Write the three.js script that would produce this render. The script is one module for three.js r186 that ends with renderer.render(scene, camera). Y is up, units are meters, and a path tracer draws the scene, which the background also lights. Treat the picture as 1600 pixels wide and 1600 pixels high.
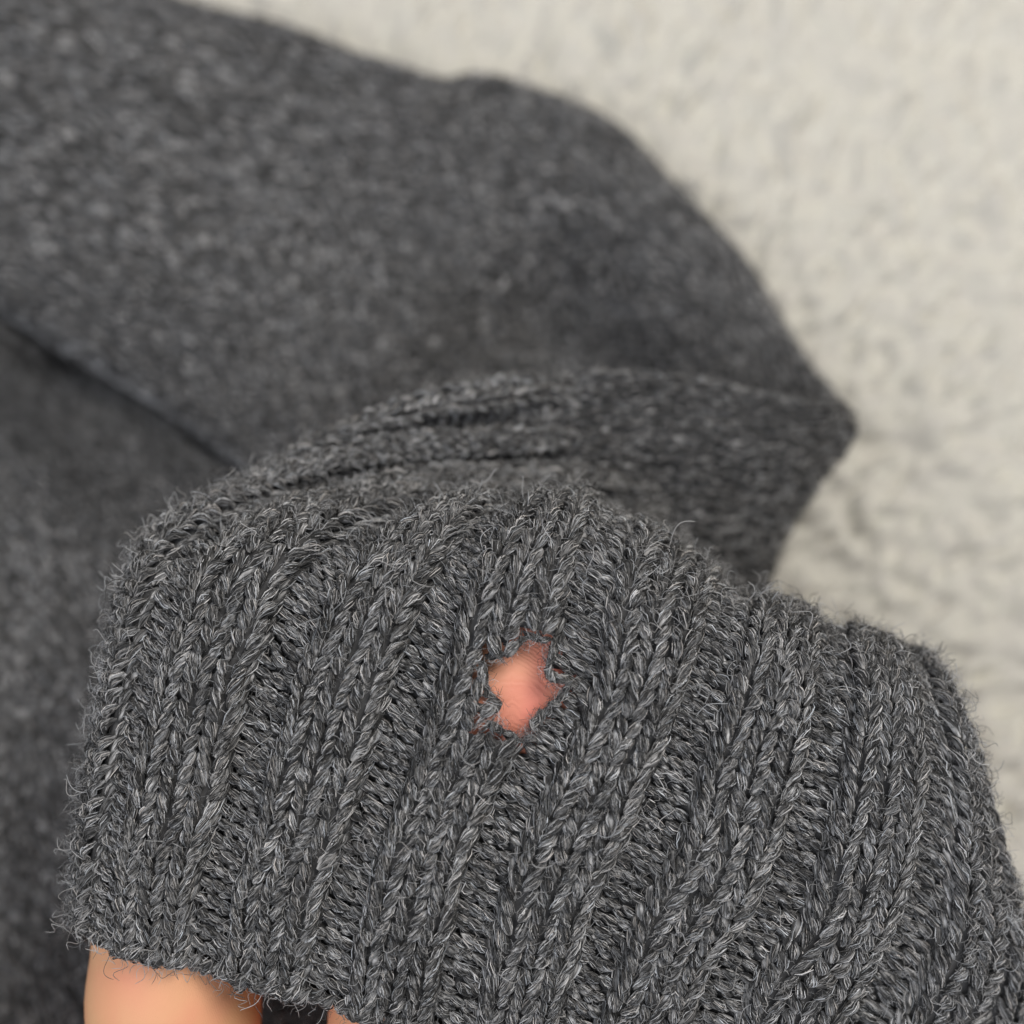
import * as THREE from 'three';
import { MarchingCubes } from 'three/addons/objects/MarchingCubes.js';
import { RectAreaLightUniformsLib } from 'three/addons/lights/RectAreaLightUniformsLib.js';
import { createNoise2D, createNoise3D } from 'simplex-noise';

// ---------------------------------------------------------------- camera, light, exposure
const scene = new THREE.Scene();
scene.background = new THREE.Color(0, 0, 0);
const FOV = 40, TILT = THREE.MathUtils.degToRad(12), HEIGHT = 0.2005, FOCUS = 0.1425;
const camera = new THREE.PerspectiveCamera(FOV, 1, 0.005, 20);
const forward = new THREE.Vector3(0, -Math.cos(TILT), -Math.sin(TILT)), right = new THREE.Vector3(1, 0, 0), upward = new THREE.Vector3(0, Math.sin(TILT), -Math.cos(TILT));
camera.position.set(0, HEIGHT, 0);
camera.up.copy(upward);
camera.lookAt(camera.position.clone().add(forward));
camera.focus = FOCUS;
camera.userData.fStop = 9;

const renderer = new THREE.WebGLRenderer({ antialias: true });
renderer.toneMapping = THREE.LinearToneMapping;
renderer.toneMappingExposure = 1.38;
renderer.shadowMap.enabled = true;
RectAreaLightUniformsLib.init();
function areaLight(name, color, intensity, w, h, at, to) {
  const l = new THREE.RectAreaLight(color, intensity, w, h);
  l.name = name; l.position.set(...at); l.lookAt(...to); scene.add(l);
}
areaLight('ceiling_lamp', 0xfffaf4, 7.6, 0.6, 0.6, [0.5, 1.05, -0.55], [0, 0, 0]);   // ceiling lamp, beyond the top of the view
areaLight('fill_light', 0xf6f8ff, 1.5, 2.2, 2.0, [-0.75, 1.5, 0.75], [0, 0.02, 0]);     // wide fill panel added behind the photographer to soften the shade

// ---------------------------------------------------------------- helpers
let seed = 20240611;
const rand = () => { seed = (seed + 0x6d2b79f5) | 0; let t = Math.imul(seed ^ (seed >>> 15), 1 | seed); t = (t + Math.imul(t ^ (t >>> 7), 61 | t)) ^ t; return ((t ^ (t >>> 14)) >>> 0) / 4294967296; };
const rr = (a, b) => a + (b - a) * rand(), gauss = () => (rand() + rand() + rand() - 1.5) / 0.87;
const noise2 = createNoise2D(rand), noise3 = createNoise3D(rand);
const V = (x, y, z) => new THREE.Vector3(x, y, z), clamp = THREE.MathUtils.clamp, smooth = THREE.MathUtils.smoothstep;
const FPX = 800 / Math.tan(THREE.MathUtils.degToRad(FOV / 2)), MM = 0.001;
// place where a point measured on a 1600 px survey picture stands, d millimetres along the survey axis
const at = (px, py, d) => camera.position.clone().addScaledVector(forward, d * MM).addScaledVector(right, (px - 800) / FPX * d * MM).addScaledVector(upward, (800 - py) / FPX * d * MM);
const onHeight = (px, py, h) => {   // the same on a level h metres above the ground
  const ray = at(px, py, 1000).sub(camera.position), k = (h - HEIGHT) / ray.y;
  return camera.position.clone().addScaledVector(ray, k);
};
const survey = (p) => { const q = p.clone().sub(camera.position), d = q.dot(forward); return [800 + q.dot(right) / d * FPX, 800 - q.dot(upward) / d * FPX]; };
const add = (o, name, parent = scene, data = {}) => { o.name = name; Object.assign(o.userData, data); o.castShadow = o.receiveShadow = true; parent.add(o); return o; };

class Builder {   // growing arrays of one merged mesh
  constructor() { this.p = []; this.n = []; this.c = []; this.i = []; this.count = 0; }
  vert(x, y, z, nx, ny, nz, g, b = g, r = g) { this.p.push(x, y, z); this.n.push(nx, ny, nz); this.c.push(r, g, b); return this.count++; }
  geometry() {
    const g = new THREE.BufferGeometry();
    g.setAttribute('position', new THREE.BufferAttribute(new Float32Array(this.p), 3));
    g.setAttribute('normal', new THREE.BufferAttribute(new Float32Array(this.n), 3));
    g.setAttribute('color', new THREE.BufferAttribute(new Float32Array(this.c), 3));
    g.setIndex(new THREE.BufferAttribute(new Uint32Array(this.i), 1));
    return g;
  }
}
function tone() {   // heathered wool: mostly charcoal fibres, some grey, a few nearly white
  const r = rand();
  return r < 0.42 ? rr(0.018, 0.065) : r < 0.7 ? rr(0.1, 0.26) : r < 0.9 ? rr(0.3, 0.54) : rr(0.62, 0.88);
}
// A thin three-sided fibre through points pts (Vector3) with radius fr.
const _t = V(), _a = V(), _b = V(), _n = V();
function fibre(mb, pts, fr, g, out) {
  const k = pts.length, base = mb.count, warm = 1 + 0.05 * gauss();
  for (let i = 0; i < k; i++) {
    _t.subVectors(pts[Math.min(k - 1, i + 1)], pts[Math.max(0, i - 1)]).normalize();
    _a.copy(out[i] || out).addScaledVector(_t, -_t.dot(out[i] || out)).normalize();
    _b.crossVectors(_t, _a);
    const r = fr * (i === 0 || i === k - 1 ? 0.45 : 1);
    for (let s = 0; s < 3; s++) {
      const c = Math.cos(s * 2.0944), z = Math.sin(s * 2.0944);
      _n.copy(_a).multiplyScalar(c).addScaledVector(_b, z);
      mb.vert(pts[i].x + _n.x * r, pts[i].y + _n.y * r, pts[i].z + _n.z * r, _n.x, _n.y, _n.z, g, g / warm, g * warm);
    }
  }
  for (let i = 0; i < k - 1; i++) for (let s = 0; s < 3; s++) {
    const a = base + i * 3 + s, b = base + i * 3 + (s + 1) % 3;
    mb.i.push(a, b, a + 3, b, b + 3, a + 3);
  }
}
// One leg of a stitch: a spindle of twisted fibres round a dark core, from A to B, bowed out along N.
function leg(mb, A, B, N, o) {
  const T = B.clone().sub(A), L = T.length(); T.normalize();
  const S = V().crossVectors(T, N).normalize(), U = V().crossVectors(S, T).normalize();
  const axis = (t) => A.clone().lerp(B, t).addScaledVector(U, o.bow * Math.sin(Math.PI * clamp(t, 0, 1)));
  const radius = (t) => o.rad * (0.34 + 0.66 * Math.pow(Math.sin(Math.PI * clamp(t, 0.001, 0.999)), 0.7));
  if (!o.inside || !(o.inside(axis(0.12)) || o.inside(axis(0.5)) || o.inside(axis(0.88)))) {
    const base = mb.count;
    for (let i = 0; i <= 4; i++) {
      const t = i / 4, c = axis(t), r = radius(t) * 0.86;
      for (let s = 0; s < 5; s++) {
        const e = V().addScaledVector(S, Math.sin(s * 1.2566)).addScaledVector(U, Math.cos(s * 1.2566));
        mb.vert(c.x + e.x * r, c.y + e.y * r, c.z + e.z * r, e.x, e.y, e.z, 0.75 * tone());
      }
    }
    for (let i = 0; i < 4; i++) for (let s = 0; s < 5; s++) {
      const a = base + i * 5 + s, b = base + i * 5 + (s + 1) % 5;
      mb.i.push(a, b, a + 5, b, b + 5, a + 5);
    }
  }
  for (let k = 0; k < o.fibres; k++) {
    const phi = rr(-1.95, 1.95), t0 = rr(0, 0.32), t1 = rr(0.68, 1), rho = rr(0.86, 1.16), amp = rr(-0.34, 0.34), f = rr(1.5, 4), ph = rr(0, 6.3), lift = rand() < 0.16 ? rr(0.1, 0.7) : 0;
    const pts = [], out = [];
    for (let i = 0; i < 4; i++) {
      const s = i / 3, t = t0 + (t1 - t0) * s, a = phi + o.twist * (t - 0.5) + amp * Math.sin(f * s * 3 + ph);
      const e = V().addScaledVector(S, Math.sin(a)).addScaledVector(U, Math.cos(a));
      out.push(e); pts.push(axis(t).addScaledVector(e, radius(t) * (rho + lift * s * s)));
    }
    if (o.inside && (o.inside(pts[0]) || o.inside(pts[1]) || o.inside(pts[2]))) continue;
    fibre(mb, pts, o.fr * rr(0.7, 1.3), tone() * o.shade, out);
  }
}

// ---------------------------------------------------------------- materials
const wool = new THREE.MeshPhysicalMaterial({ name: 'wool_fibre', vertexColors: true, roughness: 0.55, specularIntensity: 0.8 });
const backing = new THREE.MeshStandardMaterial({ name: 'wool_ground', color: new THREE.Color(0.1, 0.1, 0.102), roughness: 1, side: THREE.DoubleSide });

// ---------------------------------------------------------------- ground
{
  const n = 320, g = new THREE.PlaneGeometry(2, 2, n, n).rotateX(-Math.PI / 2), p = g.attributes.position, uv = g.attributes.uv;
  const spread = (t) => 0.14 * t + 0.5 * Math.pow(t, 5);
  for (let i = 0; i < p.count; i++) {
    const x = spread(p.getX(i)), z = spread(p.getZ(i)) - 0.035;
    const wx = x + 0.002 * noise2(x * 160, z * 160 + 40), wz = z + 0.002 * noise2(x * 160 + 90, z * 160);
    const a = 1 - Math.abs(noise2(wx * 165, wz * 130)), b = noise2(wx * 270 + 7, wz * 250), c = noise2(x * 55, z * 55 + 11), e = noise2(wx * 700, wz * 700 + 3);
    p.setXYZ(i, x, (2.6 * a * a + 1.4 * b + 0.7 * c + 0.4 * e - 4.2) * MM, z);
    uv.setXY(i, x / 0.09, z / 0.09);
  }
  g.computeVertexNormals();
  const S = 1024, data = new Uint8Array(S * S * 4), bump = new Uint8Array(S * S * 4), tor = (u, v, f, o) => { const a = u * 6.28319, b = v * 6.28319, r = f / 6.28319; return noise3(Math.cos(a) * r + o, Math.sin(a) * r + Math.cos(b) * r, Math.sin(b) * r - o); };
  for (let y = 0; y < S; y++) for (let x = 0; x < S; x++) {
    const u = x / S, v = y / S, i = (y * S + x) * 4, k = tor(u, v, 26, 3), m = tor(u, v, 90, 9), f = rand() - 0.5;
    data[i] = clamp(209 + 4 * k + 5 * m + 6 * f, 0, 255); data[i + 1] = clamp(206 + 4.5 * k + 5 * m + 6 * f, 0, 255); data[i + 2] = clamp(196 + 3 * k + 5 * m + 6 * f, 0, 255); data[i + 3] = 255;
    const h = clamp(128 + 55 * m + 28 * tor(u, v, 220, 17) + 30 * f, 0, 255); bump[i] = bump[i + 1] = bump[i + 2] = h; bump[i + 3] = 255;
  }
  const tex = (d, srgb) => { const t = new THREE.DataTexture(d, S, S); t.wrapS = t.wrapT = THREE.RepeatWrapping; t.magFilter = THREE.LinearFilter; if (srgb) t.colorSpace = THREE.SRGBColorSpace; t.needsUpdate = true; return t; };
  add(new THREE.Mesh(g, new THREE.MeshStandardMaterial({ name: 'off_white_plaster', map: tex(data, true), bumpMap: tex(bump), bumpScale: 0.000078, roughness: 0.95 })), 'ground', scene, { label: 'off-white bumpy textured surface under the sweater', category: 'ground', kind: 'structure' });
}

// ---------------------------------------------------------------- sweater
const sweater = add(new THREE.Group(), 'sweater', scene, { label: 'charcoal grey heathered wool sweater with a torn hole in its ribbed cuff', category: 'sweater' });

function catmull(a, b, c, d, t0, t1, t2, t3, t) {   // non-uniform, for vectors at parameters t0..t3
  const m1 = c.clone().sub(a).divideScalar(t2 - t0).multiplyScalar(t2 - t1), m2 = d.clone().sub(b).divideScalar(t3 - t1).multiplyScalar(t2 - t1), s = (t - t1) / (t2 - t1);
  return b.clone().multiplyScalar(2 * s ** 3 - 3 * s * s + 1).addScaledVector(m1, s ** 3 - 2 * s * s + s).addScaledVector(c, -2 * s ** 3 + 3 * s * s).addScaledVector(m2, s ** 3 - s * s);
}
class Sheet {   // a surface through lines of points, each line at its own u; v is the distance along the lines in mm
  constructor(lines, step = 2, reach = 110) {
    this.u = lines.map((l) => l[0]); this.step = step;
    this.lines = lines.map(([, pts]) => {
      const c = new THREE.CatmullRomCurve3(pts.map((q) => (q.isVector3 ? q : at(...q))), false, 'centripetal'); c.arcLengthDivisions = 400;
      const L = c.getLength() / MM, out = []; this.least = Math.min(this.least ?? 1e9, L);
      for (let v = -4 * step; v <= reach + 4 * step; v += step) {
        if (v < 0) out.push(c.getPointAt(0).addScaledVector(c.getTangentAt(0), v * MM));
        else if (v <= L) out.push(c.getPointAt(v / L));
        else out.push(c.getPointAt(1).addScaledVector(c.getTangentAt(1), (v - L) * MM));
      }
      return out;
    });
  }
  onLine(k, v) {
    const l = this.lines[clamp(k, 0, this.lines.length - 1)], x = clamp(v / this.step + 4, 1, l.length - 3), i = Math.floor(x);
    return catmull(l[i - 1], l[i], l[i + 1], l[Math.min(i + 2, l.length - 1)], -1, 0, 1, 2, x - i);
  }
  point(u, v) {
    const U = this.u, n = U.length; let k = 0;
    while (k < n - 2 && u > U[k + 1]) k++;
    const p = (j) => (j < 0 ? this.onLine(0, v).multiplyScalar(2).sub(this.onLine(1, v)) : j > n - 1 ? this.onLine(n - 1, v).multiplyScalar(2).sub(this.onLine(n - 2, v)) : this.onLine(j, v));
    const q = (j) => (j < 0 ? 2 * U[0] - U[1] : j > n - 1 ? 2 * U[n - 1] - U[n - 2] : U[j]);
    return catmull(p(k - 1), p(k), p(k + 1), p(k + 2), q(k - 1), q(k), q(k + 1), q(k + 2), u);
  }
  frame(u, v) {
    const P = this.point(u, v), du = this.point(u + 0.03, v).sub(this.point(u - 0.03, v)).divideScalar(0.06), dv = this.point(u, v + 0.6).sub(this.point(u, v - 0.6)).divideScalar(1.2);
    return { P, du, dv, N: V().crossVectors(du, dv).normalize() };
  }
}

// --- cuff: the lines run from the hem along the grooves (whole u) and rib crowns (half u) over the finger tips and away
const cuffSheet = new Sheet([
  [-1, [[215, 1450, 162], [235, 1260, 162], [270, 1060, 163], [300, 930, 164], [350, 860, 165], [420, 800, 167], [520, 735, 170], [640, 680, 173], [765, 640, 176], [900, 620, 179], [1000, 612, 181]]],
  [-0.5, [[160, 1445, 158], [182, 1260, 158], [215, 1060, 159], [240, 940, 159.5], [285, 855, 160], [345, 803, 160.5], [405, 760, 161], [465, 718, 161.5], [520, 687, 162], [580, 661, 162.5], [640, 637, 163], [700, 621, 164], [765, 606, 165], [830, 592, 166.5], [900, 586, 168], [1000, 583, 170]]],
  [0, [[122, 1440, 153], [145, 1260, 153], [182, 1060, 153.5], [205, 940, 154], [235, 872, 155], [280, 822, 155.5], [340, 783, 156.5], [400, 753, 157.5], [460, 726, 158.5], [520, 704, 159.5], [580, 686, 160.5], [640, 674, 161.5], [700, 667, 162.5], [765, 662, 164], [830, 660, 165.5], [900, 660, 167], [1000, 662, 169]]],
  [0.5, [[120, 1442, 148], [132, 1350, 147.5], [147, 1260, 147.5], [166, 1150, 147.5], [181, 1060, 147.5], [196, 980, 147.5], [213, 910, 148], [242, 860, 149], [277, 823, 150.5], [337, 790, 152], [390, 767, 153.5], [450, 747, 155], [520, 724, 157], [590, 706, 159], [660, 694, 161], [740, 688, 163], [810, 686, 165], [880, 685, 166.5], [980, 688, 168.5]]],
  [1, [[150, 1476, 144], [158, 1380, 143.2], [172, 1280, 143], [190, 1180, 143], [202, 1120, 143], [216, 1050, 143], [244, 965, 143.2], [265, 900, 144], [305, 850, 145.5], [355, 812, 148], [410, 786, 150.5], [470, 764, 153.5], [530, 745, 156], [590, 730, 158.8], [660, 721, 161.5], [740, 717, 164], [810, 715, 166], [880, 713, 167.5], [980, 715, 169.5]]],
  [2, [[318, 1520, 143.5], [345, 1350, 142.2], [365, 1290, 142], [380, 1235, 142], [400, 1160, 142], [420, 1075, 142], [450, 1000, 142], [482, 925, 142.6], [530, 865, 144], [585, 822, 147], [650, 797, 151], [720, 784, 156], [800, 778, 160.5], [880, 776, 164.5], [980, 778, 169]]],
  [3, [[505, 1574, 143], [550, 1355, 141.3], [575, 1300, 141], [595, 1240, 141], [615, 1165, 141], [635, 1100, 141], [660, 1025, 141], [690, 935, 141.5], [738, 850, 143], [772, 803, 145.5], [800, 781, 149.5], [830, 776, 154], [880, 800, 160], [950, 830, 166], [1020, 850, 172]]],
  [4, [[700, 1626, 143], [765, 1350, 141], [790, 1290, 140.8], [820, 1222, 140.5], [865, 1140, 140.2], [893, 1080, 140.2], [905, 1010, 140.3], [917, 930, 140.6], [935, 872, 141.6], [946, 830, 143.5], [952, 803, 147], [962, 795, 151], [985, 810, 157], [1020, 840, 165], [1060, 880, 173]]],
  [5, [[882, 1657, 143.5], [950, 1465, 142], [975, 1400, 141.5], [1013, 1325, 141], [1038, 1275, 141], [1065, 1190, 141], [1090, 1120, 141], [1112, 1050, 141.5], [1132, 985, 142.8], [1142, 947, 144.8], [1150, 927, 148], [1157, 920, 152], [1165, 935, 159], [1180, 965, 167], [1195, 1000, 175]]],
  [6, [[1075, 1692, 144.5], [1150, 1525, 143], [1188, 1475, 142.5], [1222, 1425, 142.1], [1247, 1350, 142], [1263, 1285, 142], [1285, 1210, 142], [1300, 1125, 142.5], [1305, 1050, 143.8], [1303, 1003, 146], [1300, 980, 149.5], [1298, 973, 154], [1300, 990, 161], [1305, 1020, 169], [1310, 1050, 177]]],
  [7, [[1300, 1712, 147], [1395, 1540, 145.2], [1440, 1450, 144.6], [1460, 1350, 144.2], [1468, 1280, 144.2], [1473, 1200, 144.5], [1462, 1125, 145.2], [1445, 1062, 147], [1432, 1032, 150], [1422, 1020, 154], [1415, 1030, 161], [1410, 1060, 169], [1405, 1090, 177]]],
  [7.5, [[1385, 1760, 149], [1500, 1595, 148], [1535, 1500, 147.5], [1540, 1430, 147.5], [1532, 1350, 147.5], [1522, 1280, 148], [1510, 1210, 148], [1494, 1145, 148.5], [1474, 1085, 150], [1453, 1045, 152.5], [1438, 1028, 156], [1428, 1030, 162], [1420, 1060, 170], [1415, 1090, 178]]],
  [8, [[1490, 1800, 155], [1612, 1650, 154], [1640, 1545, 153], [1606, 1430, 153.5], [1568, 1350, 154], [1540, 1280, 154.5], [1515, 1205, 155], [1494, 1145, 155], [1470, 1085, 156.5], [1448, 1050, 159], [1432, 1040, 162], [1424, 1050, 167], [1415, 1080, 175]]],
  [9, [[1440, 1800, 167], [1560, 1650, 167], [1580, 1545, 166], [1540, 1430, 166], [1500, 1350, 166], [1470, 1280, 166], [1445, 1205, 167], [1425, 1145, 167], [1400, 1090, 168], [1385, 1070, 170], [1370, 1070, 175]]],
]);
// outline of the torn hole, on the survey picture
const HOLE = [[330, 450], [430, 400], [560, 390], [700, 300], [850, 195], [950, 185], [1060, 230], [1080, 330], [1050, 440], [1030, 560], [1060, 640], [1130, 700], [1230, 680], [1290, 700], [1250, 790], [1180, 850], [1090, 960], [950, 1030], [880, 1110], [840, 1230], [850, 1330], [790, 1350], [630, 1280], [520, 1220], [400, 1150], [290, 1140], [480, 1060], [510, 950], [470, 880], [400, 800], [360, 700], [340, 560]].map(([x, y]) => [720 + x / 8, 980 + y / 8]);
const HOLE_CENTRE = [815, 1075];
function inHole(p, grow = 1) {
  let [x, y] = survey(p);
  if (Math.abs(x - 815) > 110 || Math.abs(y - 1075) > 120) return false;
  x = HOLE_CENTRE[0] + (x - HOLE_CENTRE[0]) / grow; y = HOLE_CENTRE[1] + (y - HOLE_CENTRE[1]) / grow;
  let odd = false;
  for (let i = 0, j = HOLE.length - 1; i < HOLE.length; j = i++) { const [xi, yi] = HOLE[i], [xj, yj] = HOLE[j]; if ((yi > y) !== (yj > y) && x < (xj - xi) * (y - yi) / (yj - yi) + xi) odd = !odd; }
  return odd;
}
const isHole = (p) => inHole(p, 1.05);
// rib profile across one period: 1 on the crown, 0 in the groove (purl share 0.34, centred on whole u)
const crown = (u) => { const f = Math.abs(u - Math.round(u)); return smooth(f, 0.1, 0.27); };
const relief = (u, v) => (2.4 * crown(u) - 1.5) * (0.45 + 0.55 * smooth(v, 2, 12)) * (1 - 0.55 * smooth(v, 43, 54) * smooth(u, 2.6, 3.6)) * MM;
const ROW = 1.6, U0 = -1, U1 = 8.6, ROWS = 61;
const surf = (u, v) => { const w = u + 0.022 * noise2(v * 0.09, u * 0.9 + 5) + 0.014 * noise2(v * 0.33, u * 5 + 50); v += 0.22 * noise2(v * 0.3 + 70, u * 4); const f = cuffSheet.frame(w, v); f.P.addScaledVector(f.N, relief(u, v) * (1 - smooth(v, 82, 95)) - 2.2 * MM * smooth(v, 86, 99)); return f; };

{
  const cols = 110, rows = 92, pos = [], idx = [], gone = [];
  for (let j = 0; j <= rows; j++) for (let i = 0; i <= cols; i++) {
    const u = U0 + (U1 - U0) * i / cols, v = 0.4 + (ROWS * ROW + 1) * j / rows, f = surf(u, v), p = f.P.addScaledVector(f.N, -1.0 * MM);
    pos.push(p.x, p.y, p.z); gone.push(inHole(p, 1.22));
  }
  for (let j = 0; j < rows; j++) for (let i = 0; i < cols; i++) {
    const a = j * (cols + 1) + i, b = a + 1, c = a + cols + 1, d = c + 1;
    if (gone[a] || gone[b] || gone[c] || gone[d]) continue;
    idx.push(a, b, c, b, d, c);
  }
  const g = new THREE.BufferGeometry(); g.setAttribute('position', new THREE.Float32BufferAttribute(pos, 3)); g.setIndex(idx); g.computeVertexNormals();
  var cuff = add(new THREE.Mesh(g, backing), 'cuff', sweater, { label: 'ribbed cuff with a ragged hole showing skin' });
}
{
  const parts = new Map(), part = (key) => { if (!parts.has(key)) parts.set(key, new Builder()); return parts.get(key); };
  const seen = (u, r) => !(r > 40 && u > 3.2);
  let legs = 0;
  const fr = 0.047 * MM;
  for (let r = 0; r < ROWS; r++) {
    for (let k = -1; k <= 8; k++) {
      // groove k: two purl wales, each course showing two arcs
      for (let c = -1; c <= 1; c++) for (let half = 0; half < 2; half++) {
        if (half && c > 0) continue;   // the arcs of the loops' feet lie deeper, between those of the heads
        const u = k + 0.118 * c + (half ? 0.059 : (r % 2 ? 0.012 : -0.012)) + 0.009 * gauss(), v = (r + 0.5 * half + 0.05 * gauss() - 0.1 * c) * ROW + 0.8;
        if (u < U0 || u > U1 || !seen(u, r)) continue;
        const f = surf(u, v); if (f.N.dot(camera.position.clone().sub(f.P)) < -0.02) continue;
        const a = f.du.clone(), b = f.dv.clone().normalize().multiplyScalar(MM), w = (half ? 0.06 : 0.074) * rr(0.9, 1.15), tilt = -0.34 + 0.15 * gauss(), sink = half ? 0.5 : 0.2;
        const A = f.P.clone().addScaledVector(a, -w).addScaledVector(b, -tilt * 0.9).addScaledVector(f.N, -sink * MM), B = f.P.clone().addScaledVector(a, w).addScaledVector(b, tilt * 0.9).addScaledVector(f.N, -sink * MM);
        leg(part(r < 2 ? 'hem' : `p${k}`), A, B, f.N, { bow: 0.4 * MM, rad: (half ? rr(0.34, 0.42) : rr(0.46, 0.56)) * MM, fibres: half ? 12 : 25, fr, twist: rr(0.5, 1.1), shade: rr(0.85, 1.1), inside: isHole }); legs++;
      }
      // rib after groove k: three knit wales of V-shaped stitches
      for (let c = -1; c <= 1; c++) for (const s of [-1, 1]) {
        const w = 0.216, u = k + 0.5 + c * w + 0.01 * gauss(), v = (r + 0.09 * gauss() + 0.08 * c) * ROW;
        if (u < U0 || u > U1 || !seen(u, r)) continue;
        const f = surf(u, v + 0.5 * ROW); if (f.N.dot(camera.position.clone().sub(f.P)) < -0.02) continue;
        const foot = surf(u + s * w * (0.14 + 0.03 * gauss()), v - (0.2 + 0.05 * gauss()) * ROW), head = surf(u + s * w * (0.385 + 0.04 * gauss()), v + (1.14 + 0.09 * gauss()) * ROW);
        const A = foot.P.addScaledVector(f.N, -0.15 * MM), B = head.P.addScaledVector(f.N, -0.3 * MM).addScaledVector(f.du, 0.008 * gauss());
        leg(part(r < 2 ? 'hem' : `k${k}`), A, B, f.N, { bow: 0.5 * MM, rad: rr(0.5, 0.67) * MM, fibres: r > 44 ? 18 : 30, fr, twist: s * rr(0.5, 1.4), shade: rr(0.88, 1.18), inside: isHole }); legs++;
      }
    }
  }
  // sunken side loops where a rib turns down into a groove
  for (let r = 0; r < 44; r++) for (let k = -1; k <= 8; k++) for (const s of [-1, 1]) {
    const u = k + s * (0.178 + 0.01 * gauss()), v = (r + 0.1 * gauss()) * ROW + 0.4;
    if (u < U0 || u > U1 || !seen(u, r)) continue;
    const f = surf(u, v + 0.8); if (f.N.dot(camera.position.clone().sub(f.P)) < -0.02) continue;
    const A = surf(u + 0.03 * s, v - 0.3).P.addScaledVector(f.N, -0.55 * MM), B = surf(u - 0.025 * s, v + 2).P.addScaledVector(f.N, -0.65 * MM);
    leg(part(r < 2 ? 'hem' : `p${k}`), A, B, f.N, { bow: 0.25 * MM, rad: rr(0.46, 0.58) * MM, fibres: 11, fr: fr * 1.2, twist: s * rr(0.4, 1.2), shade: rr(0.85, 1.1), inside: isHole }); legs++;
  }
  // bound-off edge: slanting loops that turn under the hem
  for (let u = U0; u < U1; u += 0.1) {
    const f = surf(u, 0.3), b = f.dv.clone().normalize().multiplyScalar(MM);
    for (let q = 0; q < 2; q++) {
      const A = f.P.clone().addScaledVector(f.du, -0.06 + 0.02 * gauss()).addScaledVector(b, -0.75 + 0.25 * gauss() + q * 0.5).addScaledVector(f.N, (-0.2 - 0.8 * (1 - q)) * MM), B = f.P.clone().addScaledVector(f.du, 0.07 + 0.02 * gauss()).addScaledVector(b, 0.5 + 0.3 * gauss() + q * 0.6).addScaledVector(f.N, (0.1 - 0.5 * (1 - q)) * MM);
      leg(part('hem'), A, B, f.N.clone().addScaledVector(b, -400).normalize(), { bow: 0.5 * MM, rad: rr(0.5, 0.62) * MM, fibres: 22, fr, twist: rr(-1.2, 1.2), shade: rr(0.85, 1.1) }); legs++;
    }
  }
  // broken yarn curling round the rim of the hole
  for (let i = 0; i < HOLE.length; i++) for (let q = 0; q < 2; q++) {
    const [x0, y0] = HOLE[i], [x1, y1] = HOLE[(i + 1) % HOLE.length], t = rr(0, 1), x = x0 + (x1 - x0) * t, y = y0 + (y1 - y0) * t, ox = (y1 - y0) / Math.hypot(x1 - x0, y1 - y0), oy = -(x1 - x0) / Math.hypot(x1 - x0, y1 - y0);
    const d = rr(140.1, 141.2), off = rr(8, 13), C = at(x + ox * off, y + oy * off, d), al = at(x1, y1, d).sub(at(x0, y0, d)).normalize(), inn = at(x, y, d).sub(C).normalize(), a = rr(-0.9, 0.9);
    const D = al.multiplyScalar(Math.cos(a)).addScaledVector(inn, Math.sin(a)).addScaledVector(forward, rr(-0.3, 0.4)).normalize(), l = rr(0.5, 0.9) * MM;
    leg(part('rim'), C.clone().addScaledVector(D, -l), C.clone().addScaledVector(D, l), inn.multiplyScalar(0.8).sub(forward), { bow: rr(0.1, 0.35) * MM, rad: rr(0.24, 0.36) * MM, fibres: 20, fr: fr * 0.8, twist: rr(-2.4, 2.4), shade: rr(0.75, 1.05) });
  }
  let tris = 0;
  for (const [key, mb] of parts) { add(new THREE.Mesh(mb.geometry(), wool), key === 'hem' ? 'hem' : key === 'rim' ? 'frayed_rim' : key[0] === 'k' ? 'knit_rib' : 'purl_groove', cuff); tris += mb.i.length / 3; }
  console.log('cuff legs', legs, 'tris', tris, 'shortest line', cuffSheet.least);
}

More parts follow.
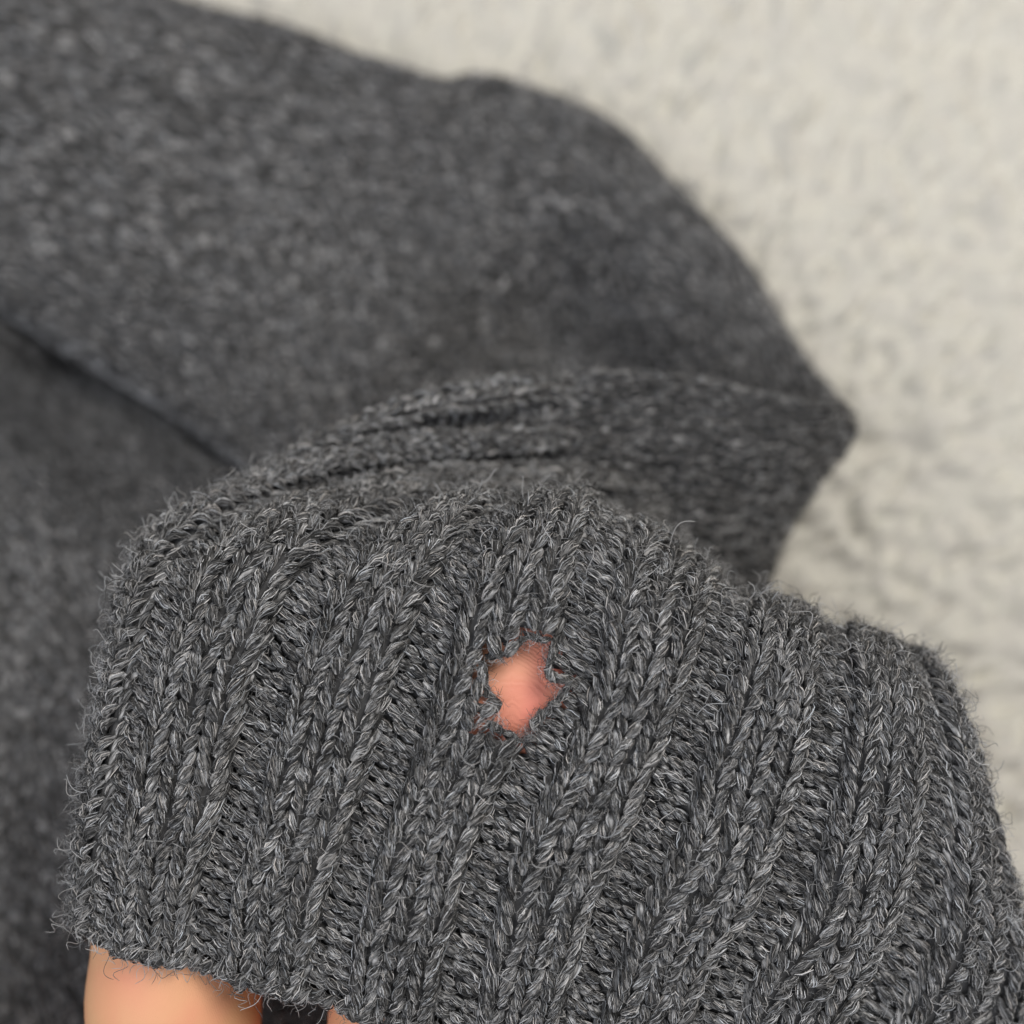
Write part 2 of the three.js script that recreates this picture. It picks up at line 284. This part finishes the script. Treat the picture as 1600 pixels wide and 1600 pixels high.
// --- loose curly fibres standing off the cuff
{
  const protos = [];
  for (let k = 0; k < 10; k++) {
    const mb = new Builder(), pts = [], out = [], curl = rr(3, 11), c2 = rr(0.12, 0.3), ph = rr(0, 6), bend = rr(-0.5, 0.5);
    for (let i = 0; i <= 11; i++) { const t = i / 11; pts.push(V(c2 * (Math.sin(curl * t + ph) - Math.sin(ph)) + bend * t * t * 0.4, t, c2 * 0.6 * (Math.cos(curl * t * 0.8 + ph) - Math.cos(ph)))); out.push(V(1, 0.1, 0.3)); }
    fibre(mb, pts, 0.0135, 1, out);
    protos.push(mb.geometry());
  }
  const lists = protos.map(() => []), m = new THREE.Matrix4();
  const put = (P, dir, side, len, g) => {
    const y = dir.clone().normalize(), x = side.clone().addScaledVector(y, -side.dot(y)).normalize(), z = V().crossVectors(x, y);
    const th = rr(0.8, 1.25) * 2.3 * MM;   // thickness stays nearly even whatever the length
    m.makeBasis(x.multiplyScalar(Math.min(len, th) * (len > th ? 1.3 : 1)), y.multiplyScalar(len), z.multiplyScalar(Math.min(len, th) * (len > th ? 1.3 : 1))).setPosition(P);
    lists[Math.floor(rand() * lists.length)].push([m.clone(), g]);
  };
  for (let q = 0; q < 20000; q++) {
    const u = rr(-0.6, 8.3), v = rr(-0.2, 74), f = surf(u, v), a = rr(0, 6.283), out = rand() < 0.2 ? rr(0.5, 1.6) : rr(-0.05, 0.35);
    const P = f.P.addScaledVector(f.N, rr(0.1, 0.75) * MM); if (inHole(P, 1.05)) continue;
    const dir = f.du.normalize().multiplyScalar(Math.cos(a)).addScaledVector(f.dv.normalize(), Math.sin(a)).addScaledVector(f.N, out);
    put(P, dir, f.N.clone().add(V(rr(-1, 1), rr(-1, 1), rr(-1, 1))), rr(0.5, 1.6) * (rand() < 0.04 ? 2.4 : 1) * MM, rand() < 0.55 ? rr(0.32, 0.72) : rr(0.05, 0.22));
  }
  for (let q = 0; q < 2600; q++) {   // longer wisps along the sides, the crest and the hem
    const w = rand(), u = w < 0.22 ? rr(0.25, 0.8) : w < 0.5 ? rr(7.2, 8.1) : rr(0.5, 8), v = w < 0.5 ? rr(0, 56) : w < 0.66 ? rr(-0.5, 1.5) : rr(46, 60), f = surf(u, v), a = rr(0, 6.283);
    const dir = f.du.normalize().multiplyScalar(0.8 * Math.cos(a)).addScaledVector(f.dv.normalize(), w > 0.5 && w < 0.66 ? rr(-1.2, 0.4) : 0.8 * Math.sin(a)).addScaledVector(f.N, rr(0.1, 1.3));
    put(f.P.addScaledVector(f.N, rr(0, 0.6) * MM), dir, V(rr(-1, 1), rr(-1, 1), rr(-1, 1)), rr(0.9, 2.6) * MM, rand() < 0.6 ? rr(0.25, 0.65) : rr(0.06, 0.2));
  }
  for (let q = 0; q < 420; q++) {   // frayed rim of the hole
    const i = Math.floor(rand() * HOLE.length), [x0, y0] = HOLE[i], [x1, y1] = HOLE[(i + 1) % HOLE.length], t = rand(), x = x0 + (x1 - x0) * t, y = y0 + (y1 - y0) * t;
    const P = at(x, y, rr(139.6, 141.4)), inn = at(HOLE_CENTRE[0], HOLE_CENTRE[1], 141).sub(P).normalize(), al = at(x1, y1, 141).sub(at(x0, y0, 141)).normalize();
    put(P.addScaledVector(inn, -0.5 * MM), inn.multiplyScalar(rr(0.2, 1)).addScaledVector(al, rr(-1.3, 1.3)).addScaledVector(forward, rr(-0.5, 0.2)), V(rr(-1, 1), rr(-1, 1), rr(-1, 1)), rr(0.6, 1.5) * MM, tone() * 1.2);
  }
  lists.forEach((l, k) => {
    const im = new THREE.InstancedMesh(protos[k], wool, l.length);
    l.forEach(([mt, g], i) => { im.setMatrixAt(i, mt); im.setColorAt(i, new THREE.Color(g, g, g)); });
    add(im, 'fuzz', cuff, { kind: 'stuff' });
  });
}

// --- plain knitted parts: a closed sheet with V stitches standing on it
const bundles = [];
for (let k = 0; k < 8; k++) {   // one stitch leg, unit column (x) by unit row (y)
  const mb = new Builder();
  leg(mb, V(0.06, -0.15, -0.05), V(0.4, 1.12, -0.1), V(0, 0, 1), { bow: 0.2, rad: 0.2, fibres: 11, fr: 0.028, twist: rr(0.5, 1.3), shade: rr(0.85, 1.15) });
  bundles.push(mb.geometry());
}
function plainKnit(name, rowsOfPoints, label, du, dv) {   // rowsOfPoints: lines of survey points or vectors; du, dv: stitch width and row height in mm
  const curves = rowsOfPoints.map((l) => new THREE.CatmullRomCurve3(l.map((q) => (q.isVector3 ? q : at(...q))), false, 'centripetal')), n = curves.length;
  const P = (s, t) => { const x = clamp(t, 0, 1) * (n - 1), k = Math.min(n - 2, Math.floor(x)), g = (j) => curves[clamp(j, 0, n - 1)].getPoint(clamp(s, 0, 1)); return catmull(g(k - 1), g(k), g(k + 1), g(k + 2), -1, 0, 1, 2, x - k); };
  const NS = 90, NT = 60, grid = [], pos = [], idx = [];
  for (let j = 0; j <= NT; j++) for (let i = 0; i <= NS; i++) { const p = P(i / NS, j / NT); p.y += 0.0007 * noise3(p.x * 60, p.z * 60, 3) + 0.0004 * noise3(p.x * 140, p.z * 140, 8); grid.push(p); pos.push(p.x, p.y, p.z); }
  for (let j = 0; j < NT; j++) for (let i = 0; i < NS; i++) { const a = j * (NS + 1) + i, c = a + NS + 1; idx.push(a, a + 1, c, a + 1, c + 1, c); }
  const g = new THREE.BufferGeometry(); g.setAttribute('position', new THREE.Float32BufferAttribute(pos, 3)); g.setIndex(idx); g.computeVertexNormals();
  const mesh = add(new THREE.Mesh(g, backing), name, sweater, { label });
  const Q = (s, t) => { const x = clamp(s, 0, 0.9999) * NS, y = clamp(t, 0, 0.9999) * NT, i = Math.floor(x), j = Math.floor(y), a = j * (NS + 1) + i; return grid[a].clone().lerp(grid[a + 1], x - i).lerp(grid[a + NS + 1].clone().lerp(grid[a + NS + 2], x - i), y - j); };
  let ls = 0, lt = 0; for (let i = 0; i < NS; i++) ls += Q(i / NS, 0.5).distanceTo(Q((i + 1) / NS, 0.5)); for (let j = 0; j < NT; j++) lt += Q(0.5, j / NT).distanceTo(Q(0.5, (j + 1) / NT));
  const cols = Math.round(lt / MM / du), rows = Math.round(ls / MM / dv), lists = bundles.map(() => []), m = new THREE.Matrix4();
  for (let r = 0; r < rows; r++) for (let c = 0; c < cols; c++) for (const side of [-1, 1]) {
    const s = (r + 0.5 + 0.3 * gauss()) / rows, t = (c + 0.5 + 0.26 * gauss()) / cols, p = Q(s, t), ds = Q(s + 0.01, t).sub(Q(s - 0.01, t)).multiplyScalar(50 / rows), dt = Q(s, t + 0.01).sub(Q(s, t - 0.01)).multiplyScalar(50 / cols);
    const N = V().crossVectors(dt, ds).normalize(); let flip = 1; if (N.dot(camera.position.clone().sub(p)) < 0) { N.negate(); flip = -1; }
    m.makeBasis(dt.multiplyScalar(side * rr(0.95, 1.1)), ds.multiplyScalar(rr(0.95, 1.1)), N.clone().multiplyScalar(du * MM * rr(0.85, 1.05))).setPosition(p.addScaledVector(N, 0.12 * MM));
    lists[Math.floor(rand() * bundles.length)].push([m.clone(), rr(0.5, 0.95)]);
  }
  lists.forEach((l, k) => {
    const im = new THREE.InstancedMesh(bundles[k], wool, l.length);
    l.forEach(([mt, q], i) => { im.setMatrixAt(i, mt); im.setColorAt(i, new THREE.Color(q, q, q)); });
    add(im, 'stitches', mesh, { kind: 'stuff' });
  });
  console.log(name, cols, rows);
}
const H = (px, py, h) => onHeight(px, py, h * MM);
// the far part of the sleeve, lying on the ground: lines from its far edge across to the edge that laps over the body
plainKnit('sleeve', [
  [H(-260, -150, -1), H(60, -62, -1), H(240, -4, -1), H(430, 44, -1), H(600, 104, -1), H(685, 131, -1), H(740, 123, -1), H(840, 146, -1), H(960, 196, -1), H(1050, 290, -1), H(1150, 396, -1), H(1203, 478, -1), H(1258, 572, 3), H(1306, 628, 9), H(1300, 690, 12), H(1195, 860, 6), H(1165, 960, 0)],
  [H(-265, -138, 7), H(55, -52, 7), H(236, 6, 7), H(425, 53, 7), H(594, 112, 7), H(684, 136, 7), H(738, 131, 7), H(834, 156, 7), H(950, 206, 7), H(1040, 298, 7), H(1138, 402, 8), H(1190, 484, 9), H(1246, 578, 12), H(1292, 652, 18), H(1276, 712, 18), H(1184, 860, 12), H(1150, 960, 6)],
  [H(-300, -20, 14), H(0, 60, 14), H(180, 120, 14), H(350, 160, 13), H(500, 210, 12), H(610, 220, 12), H(690, 225, 12.5), H(790, 250, 13), H(900, 300, 13), H(985, 375, 11), H(1070, 460, 11), H(1120, 540, 12), H(1180, 620, 14), H(1230, 680, 17), H(1220, 730, 17), H(1150, 860, 11), H(1120, 980, 6)],
  [H(-320, 150, 17), H(-20, 220, 17), H(130, 270, 17), H(290, 310, 16), H(420, 350, 15), H(520, 370, 14), H(600, 385, 14), H(700, 410, 13), H(790, 450, 8), H(860, 505, 2), H(930, 570, 1.5), H(990, 640, 4), H(1050, 710, 11), H(1090, 760, 12), H(1080, 800, 12), H(1050, 900, 8), H(1040, 1000, 5)],
  [H(-340, 300, 18), H(-40, 370, 18), H(90, 420, 18), H(220, 470, 18), H(330, 510, 17), H(420, 540, 16), H(490, 560, 16), H(580, 585, 15), H(660, 620, 11), H(730, 670, 6), H(790, 730, 4), H(850, 790, 8), H(890, 840, 8), H(920, 880, 8), H(930, 920, 8), H(930, 980, 6), H(930, 1040, 4)],
  [H(-340, 385, 14), H(-40, 455, 14), H(75, 512, 14), H(180, 562, 14), H(270, 615, 14.5), H(340, 660, 15), H(400, 705, 15), H(470, 740, 14), H(540, 775, 12), H(600, 810, 10), H(660, 850, 8), H(710, 890, 8), H(760, 930, 8), H(800, 960, 8), H(820, 990, 7), H(840, 1040, 5), H(850, 1090, 3)],
  [H(-340, 400, 6), H(-40, 474, 6), H(70, 532, 5), H(165, 582, 6), H(250, 632, 8), H(322, 680, 9), H(385, 728, 9), H(455, 765, 8), H(525, 800, 7), H(590, 835, 6), H(645, 870, 5), H(700, 910, 5), H(750, 950, 5), H(790, 980, 5), H(810, 1010, 5), H(830, 1060, 3), H(840, 1110, 2)],
], 'plain knitted far end of the sleeve', 2.3, 1.5);
// the body of the sweater, under the sleeve
plainKnit('body_panel', [
  [H(-400, 330, 6), H(-60, 420, 6), H(110, 520, 0), H(240, 600, 1), H(370, 690, 1), H(560, 800, 1), H(800, 950, 1), H(960, 1080, 1)],
  [H(-410, 440, 12), H(-60, 490, 13), H(40, 540, 10), H(142, 594, 3), H(236, 646, 7), H(388, 753, 9), H(700, 960, 2), H(950, 1110, 1)],
  [H(-420, 500, 12), H(-75, 540, 12), H(20, 570, 10), H(124, 622, 6.5), H(212, 672, 10), H(360, 790, 12), H(700, 1000, 4), H(950, 1140, 2)],
  [H(-420, 560, 12), H(-80, 590, 11), H(0, 618, 7), H(95, 680, 9.5), H(180, 745, 12.5), H(330, 870, 12), H(690, 1060, 5), H(940, 1200, 2)],
  [H(-430, 640, 9), H(-95, 650, 6), H(-10, 690, 8), H(85, 765, 12.5), H(180, 860, 14), H(340, 980, 11), H(700, 1170, 6), H(930, 1300, 2)],
  [H(-440, 820, 12), H(-120, 840, 11), H(-20, 890, 11.5), H(90, 970, 13), H(210, 1080, 12), H(400, 1210, 9), H(720, 1360, 6), H(920, 1450, 2)],
  [H(-450, 1100, 12), H(-130, 1120, 12), H(-30, 1160, 12), H(80, 1230, 11), H(230, 1330, 9), H(430, 1460, 8), H(720, 1580, 5), H(920, 1650, 2)],
  [H(-450, 1450, 11), H(-140, 1450, 11), H(-30, 1480, 10), H(80, 1540, 9), H(230, 1640, 8), H(430, 1740, 7), H(720, 1850, 4), H(920, 1900, 1)],
  [H(-450, 1900, 10), H(-140, 1900, 10), H(-30, 1930, 9), H(80, 1980, 8), H(230, 2050, 7), H(430, 2120, 6), H(720, 2200, 3), H(920, 2250, 1)],
], 'plain knitted body lying under the sleeve', 2.3, 1.5);
// the sleeve between the cuff and the ground, folded back at a blunt tip
plainKnit('sleeve_fold', [
  [[800, 640, 181], [900, 622, 181], [1000, 615, 182], [1100, 628, 183], [1180, 648, 184], [1240, 658, 187], [1285, 662, 191]],
  [[800, 599, 169], [900, 588, 170], [1000, 584, 171.5], [1100, 596, 174], [1180, 617, 177], [1250, 632, 181], [1306, 632, 187]],
  [[800, 630, 166.5], [900, 625, 168], [1000, 625, 169.5], [1100, 635, 172], [1180, 650, 175], [1255, 658, 179.5], [1329, 650, 187]],
  [[800, 685, 166.5], [900, 690, 168], [1000, 698, 170], [1100, 706, 172.5], [1180, 712, 175.5], [1250, 708, 180], [1325, 690, 188]],
  [[800, 760, 169], [900, 765, 170.5], [1000, 770, 172.5], [1100, 775, 175], [1175, 778, 178], [1230, 780, 182], [1274, 762, 188]],
  [[830, 850, 172], [920, 855, 173], [1000, 860, 175], [1090, 860, 177], [1152, 860, 180], [1200, 860, 184], [1216, 856, 189]],
  [[880, 980, 176], [960, 980, 177], [1020, 980, 179], [1100, 980, 181], [1150, 980, 184], [1172, 975, 188], [1188, 960, 192]],
  [[960, 1120, 180], [1010, 1120, 181], [1050, 1120, 182], [1100, 1120, 184], [1140, 1120, 187], [1160, 1115, 190], [1165, 1100, 194]],
], 'sleeve folded back to a blunt tip', 1.9, 1.35);

// ---------------------------------------------------------------- hand inside the cuff
{
  const chains = [
    [[700, 3300, 178, 26], [560, 2900, 170, 16], [430, 2450, 164, 12], [300, 2100, 157, 10.2], [280, 1750, 154, 9.4], [272, 1560, 153.2, 8.9], [274, 1250, 153, 8.3], [296, 1050, 153.4, 7.2], [330, 960, 155.5, 5.8]],
    [[740, 3300, 178, 26], [680, 2900, 170, 17], [640, 2450, 163, 12.5], [630, 2100, 157, 10.2], [634, 1750, 154.5, 9.4], [648, 1590, 153.5, 8.9], [712, 1300, 153.2, 8.6], [766, 1085, 150.2, 8.4], [815, 960, 151.8, 7.6], [845, 905, 154, 6]],
    [[790, 3300, 178, 26], [820, 2900, 170, 17], [850, 2450, 163, 12.5], [870, 2100, 157.5, 10], [880, 1750, 155, 9.2], [885, 1500, 154.8, 8.8], [898, 1250, 153.6, 8.4], [904, 1085, 151.4, 8.2], [945, 980, 153.5, 7], [965, 940, 156, 5.8]],
    [[830, 3300, 178, 24], [950, 2900, 171, 16], [1060, 2450, 165, 12], [1130, 2100, 160, 9.5], [1190, 1750, 157, 8.6], [1270, 1400, 155, 8], [1330, 1180, 154.5, 7.4], [1352, 1090, 157, 6]],
    [[640, 3300, 178, 22], [420, 2900, 171, 16], [120, 2550, 166, 12.5], [-80, 2250, 161, 11], [-170, 2000, 158, 9.8], [-200, 1860, 157, 8.2]],
  ].map((c) => c.map(([x, y, d, r]) => { const p = at(x, y, d); return [p.x, p.y, p.z, r * MM]; }));
  const lo = V(1, 1, 1), hi = V(-1, -1, -1);
  for (const c of chains) for (const [x, y, z, r] of c) { lo.min(V(x - r, y - r, z - r)); hi.max(V(x + r, y + r, z + r)); }
  lo.subScalar(0.004); hi.addScalar(0.004); hi.z = Math.min(hi.z, 0.2);
  const R = 140, mc = new MarchingCubes(R, new THREE.MeshStandardMaterial(), false, false, 900000); mc.isolation = 0;
  const cs = hi.clone().sub(lo).divideScalar(2), cen = hi.clone().add(lo).multiplyScalar(0.5), half = R / 2;
  const bone = (px, py, pz, a, b) => {
    const dx = b[0] - a[0], dy = b[1] - a[1], dz = b[2] - a[2], t = clamp(((px - a[0]) * dx + (py - a[1]) * dy + (pz - a[2]) * dz) / (dx * dx + dy * dy + dz * dz), 0, 1);
    return Math.hypot(px - a[0] - dx * t, py - a[1] - dy * t, pz - a[2] - dz * t) - a[3] - (b[3] - a[3]) * t;
  };
  const smin = (a, b, k) => { const h = Math.max(k - Math.abs(a - b), 0) / k; return Math.min(a, b) - h * h * k * 0.25; };
  const dist = (x, y, z) => {
    let all = 1;
    chains.forEach((c) => { let d = 1; for (let i = 0; i + 1 < c.length; i++) d = smin(d, bone(x, y, z, c[i], c[i + 1]), 0.002); all = smin(all, d, z > 0.075 ? 0.008 : 0.0035); });
    return all;
  };
  for (let k = 0; k < R; k++) for (let j = 0; j < R; j++) for (let i = 0; i < R; i++) mc.field[k * R * R + j * R + i] = -dist(cen.x + (i - half) / half * cs.x, cen.y + (j - half) / half * cs.y, cen.z + (k - half) / half * cs.z);
  mc.update();
  const n = mc.geometry.drawRange.count, pos = new Float32Array(n * 3), nor = new Float32Array(n * 3), col = new Float32Array(n * 3), uv = new Float32Array(n * 2), e = 0.0005;
  for (let i = 0; i < n; i++) {
    const x = cen.x + mc.positionArray[i * 3] * cs.x, y = cen.y + mc.positionArray[i * 3 + 1] * cs.y, z = cen.z + mc.positionArray[i * 3 + 2] * cs.z;
    const g = V(dist(x + e, y, z) - dist(x - e, y, z), dist(x, y + e, z) - dist(x, y - e, z), dist(x, y, z + e) - dist(x, y, z - e)).normalize();
    pos.set([x, y, z], i * 3); nor.set([g.x, g.y, g.z], i * 3); uv.set([x / 0.04, z / 0.04], i * 2);
    const b = 0.5 + 0.45 * noise3(x * 90, y * 90, z * 90) + 0.18 * noise3(x * 260, y * 260, z * 260);   // blotches of blood under the skin
    const tip = smooth(b + (0.004 - z) / 0.012, 0.2, 1.2);   // finger tips are redder
    col.set([0.86 + 0.02 * b, 0.5 - 0.13 * b - 0.085 * tip, 0.26 - 0.03 * b - 0.01 * tip], i * 3);
  }
  const g = new THREE.BufferGeometry();
  g.setAttribute('position', new THREE.BufferAttribute(pos, 3)); g.setAttribute('normal', new THREE.BufferAttribute(nor, 3)); g.setAttribute('color', new THREE.BufferAttribute(col, 3)); g.setAttribute('uv', new THREE.BufferAttribute(uv, 2));
  const mirror = (q) => { const k = ((q % 80) + 80) % 80; return k > 40 ? 80 - k : k; }, pad0 = at(790, 1060, 143), pu = mirror(pad0.x / MM), pv = mirror(pad0.z / MM);
  const S = 2048, bump = new Uint8Array(S * S * 4);   // fine skin furrows and ridges, 40 mm a side
  for (let y = 0; y < S; y++) for (let x = 0; x < S; x++) {
    const u = x / S * 40, v = y / S * 40, w = 1.6 * noise2(u * 0.09, v * 0.09) + 0.22 * noise2(u * 0.5, v * 0.5 + 9), pad = 0.2 + 0.8 * (1 - smooth(Math.hypot(u - pu, v - pv), 5, 9));
    const ridge = pad * Math.sin(6.283 * (0.75 * u + 1.15 * v + 1.2 * w + 0.05 * (u - pu) * (u - pu)) / 0.72), fine = noise2(u * 4.1, v * 4.1), crease = pad * (1 - smooth(Math.abs(noise2(u * 0.13 + 30, v * 0.45)), 0, 0.05)), i = (y * S + x) * 4;
    bump[i] = bump[i + 1] = bump[i + 2] = clamp(140 + 44 * ridge + 22 * fine - 50 * crease, 0, 255); bump[i + 3] = 255;
  }
  const bt = new THREE.DataTexture(bump, S, S); bt.wrapS = bt.wrapT = THREE.MirroredRepeatWrapping; bt.magFilter = THREE.LinearFilter; bt.needsUpdate = true;
  const skin = new THREE.MeshPhysicalMaterial({ name: 'skin', vertexColors: true, roughness: 0.5, specularIntensity: 0.6, bumpMap: bt, bumpScale: 0.00007, sheen: 0.15, sheenColor: new THREE.Color(0.9, 0.4, 0.3), sheenRoughness: 0.5 });
  add(new THREE.Mesh(g, skin), 'hand', scene, { label: 'bare hand inside the cuff, fingers showing below the hem and through the hole', category: 'hand' });
  console.log('hand tris', n / 3);
}

renderer.render(scene, camera);
